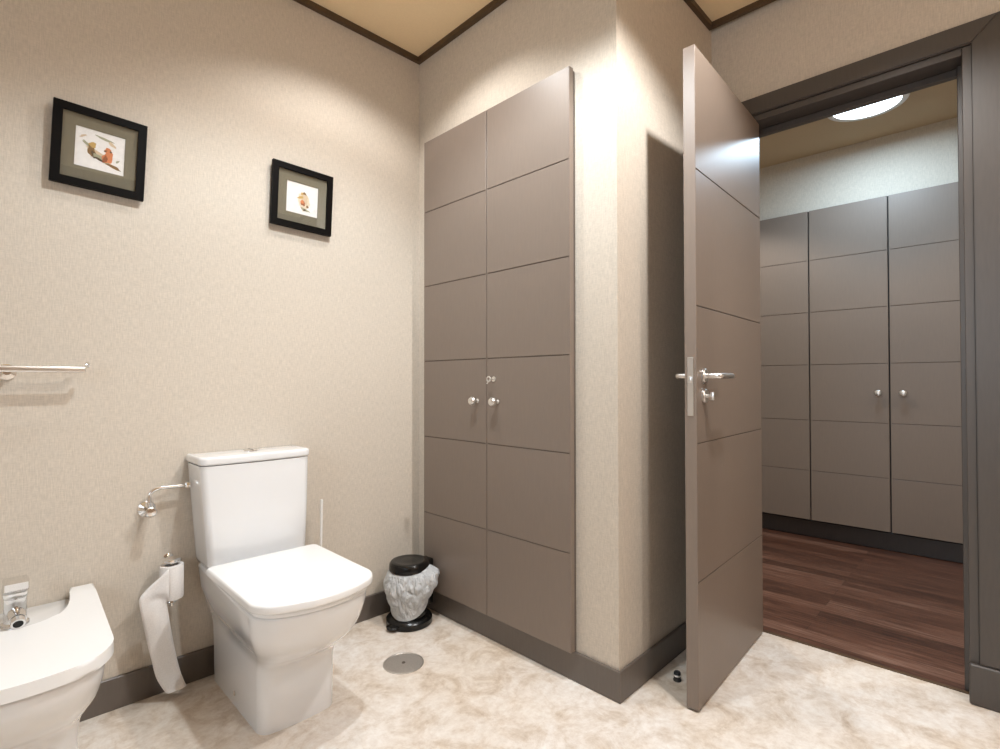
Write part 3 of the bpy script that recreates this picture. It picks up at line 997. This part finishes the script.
dirv = math.atan2(-by, -bx)                     # towards the viewer's side of the room
rings = []
for j in range(nz + 1):
    s = j / nz
    ring = []
    for k in range(nr):
        a = 2 * PI * k / nr
        hem = 0.037 + 0.046 * (1 - math.cos(a - (dirv - 0.35)))
        topz = 0.232 + 0.022 * max(0, math.cos(a - (dirv + 1.25))) ** 3
        z = topz + (hem - topz) * s
        base = 0.084 + 0.030 * max(0, math.cos(a - dirv - 1.25)) ** 3 * (1 - s) * min(1, 6 * s) + 0.021 * math.sin(PI * min(1, s * 1.15) ** 0.75) ** 1.0 * (0.85 + 0.45 * max(0, math.cos(a - dirv - 1.25)) ** 2 + 0.5 * max(0, math.cos(a - dirv + 1.3)) ** 2)
        if s > 0.9:
            base -= 0.004 * (s - 0.9) / 0.1
        q = Vector((math.cos(a) * 0.085, math.sin(a) * 0.085, z * 0.62 + 0.028 * math.sin(a * 1.0 + 1.0)))
        d1 = mnoise.voronoi(q * 30.0)[0]
        d2 = mnoise.voronoi(q * 62.0 + Vector((3, 1, 7)))[0]
        env = 0.35 + 0.65 * math.sin(PI * min(1, s * 1.05))
        r = base + env * (0.020 * (min(d1[1] - d1[0], 0.6) - 0.25) + 0.0055 * (min(d2[1] - d2[0], 0.6) - 0.25))
        r = max(r, 0.0815 if z < 0.225 else 0.081)
        ring.append((bx + r * math.cos(a), by + r * math.sin(a), z))
    rings.append(ring)
# folded in over the rim of the bucket
rim = [[(bx + q * math.cos(2 * PI * k / nr), by + q * math.sin(2 * PI * k / nr), 0.2225) for k in range(nr)] for q in (0.0730, 0.0800)]
loft(bm, rim + rings, False, False)
bag = finish('bin_bag', bm, BAG, None, angle=28)
tag(bag, 'crumpled white plastic bag lining the black bin', 'bin bag')

# ================================================================ drain, door stop
dx, dy = 1.150, 1.686
dr = thing('floor_drain', 'round grey metal drain cover set in the stone floor', 'drain', (dx, dy, 0))
bm = B(); lathe(bm, [(0.0001, 0.0002), (0.076, 0.0002), (0.076, 0.0022), (0.073, 0.0035), (0.069, 0.0035), (0.068, 0.0025), (0.0001, 0.0025)], (dx, dy, 0), 'Z', 48)
finish('cover', bm, STEEL, dr)
bm = B(); lathe(bm, [(0.0001, 0.0025), (0.007, 0.0025), (0.006, 0.0045), (0.0001, 0.005)], (dx, dy, 0), 'Z', 16)
finish('screw', bm, GROOVE, dr)
sx, sy = 1.775, 0.907
ds = thing('door_stop', 'small black floor door stop behind the open door', 'door stop', (sx, sy, 0))
bm = B(); lathe(bm, [(0.0001, 0), (0.014, 0), (0.014, 0.004), (0.012, 0.006), (0.012, 0.028), (0.010, 0.031), (0.0001, 0.032)], (sx, sy, 0), 'Z', 24)
finish('post', bm, RUBBER, ds)
bm = B(); lathe(bm, [(0.0120, 0.016), (0.0132, 0.017), (0.0132, 0.021), (0.0120, 0.022)], (sx, sy, 0), 'Z', 24)
finish('band', bm, NICKEL, ds)

# ================================================================ lights as fixtures
HL = (3.52, 0.655)
cl = thing('ceiling_lamp', 'round glowing white ceiling lamp in the hall beyond the door', 'ceiling lamp', (*HL, 2.62))
bm = B(); lathe(bm, [(0.158, 0), (0.195, 0), (0.195, -0.012), (0.190, -0.018), (0.162, -0.018), (0.158, 0)], (*HL, 2.6195), 'Z', 48)
finish('ring', bm, PAINTW, cl)
bm = B(); lathe(bm, [(0.0001, -0.004), (0.159, -0.004), (0.159, -0.018), (0.12, -0.030), (0.06, -0.036), (0.0001, -0.038)], (*HL, 2.6195), 'Z', 48)
finish('diffuser', bm, glow('lamp_glow', (0.78, 0.91, 1.0), 4.5), cl)
hl_ = lamp('hall_lamp', 'AREA', (*HL, 2.575), 13, (0.60, 0.81, 1.0), shape='DISK', size=0.3)
lamp('hall_downlight_lamp', 'SPOT', (3.15, 1.6, 2.59), 36, (1, 0.93, 0.84), spot_size=math.radians(130), spot_blend=0.3, shadow_soft_size=0.04)
lamp('hall_downlight_lamp', 'SPOT', (3.15, -0.45, 2.59), 29, (1, 0.9, 0.78), spot_size=math.radians(130), spot_blend=0.3, shadow_soft_size=0.04)

def downlight(x, y, z, lab, grp):
    d = thing('downlight', lab, 'downlight', (x, y, z), grp)
    bm = B(); lathe(bm, [(0.036, 0), (0.046, 0), (0.046, -0.004), (0.043, -0.006), (0.036, -0.003), (0.036, 0)], (x, y, z - 0.0005), 'Z', 32)
    finish('ring', bm, CHROME, d)
    bm = B(); lathe(bm, [(0.0001, -0.0012), (0.0355, -0.0012), (0.0355, -0.0024), (0.0001, -0.0026)], (x, y, z), 'Z', 24)
    finish('bulb', bm, glow('bulb_glow', WARM, 12.0), d)
for x, y, p, c in DOWN:
    downlight(x, y, CEIL, 'small round recessed spotlight in the bathroom ceiling', 'recessed bathroom downlights')
for x, y in ((3.15, 1.6), (3.15, -0.45)):
    downlight(x, y, 2.62, 'small round recessed spotlight in the hall ceiling', 'recessed hall downlights')
wlt = thing('wall_light', 'small white wall light high on the wall behind the viewer', 'wall light', (1.36, -1.25, 1.98))
bm = B(); lathe(bm, [(0.0001, 0), (0.03, 0), (0.03, 0.01), (0.008, 0.014), (0.008, 0.05), (0.0001, 0.05)], (1.36, -1.2495, 1.98), 'Y', 24)
finish('base', bm, CHROME, wlt)
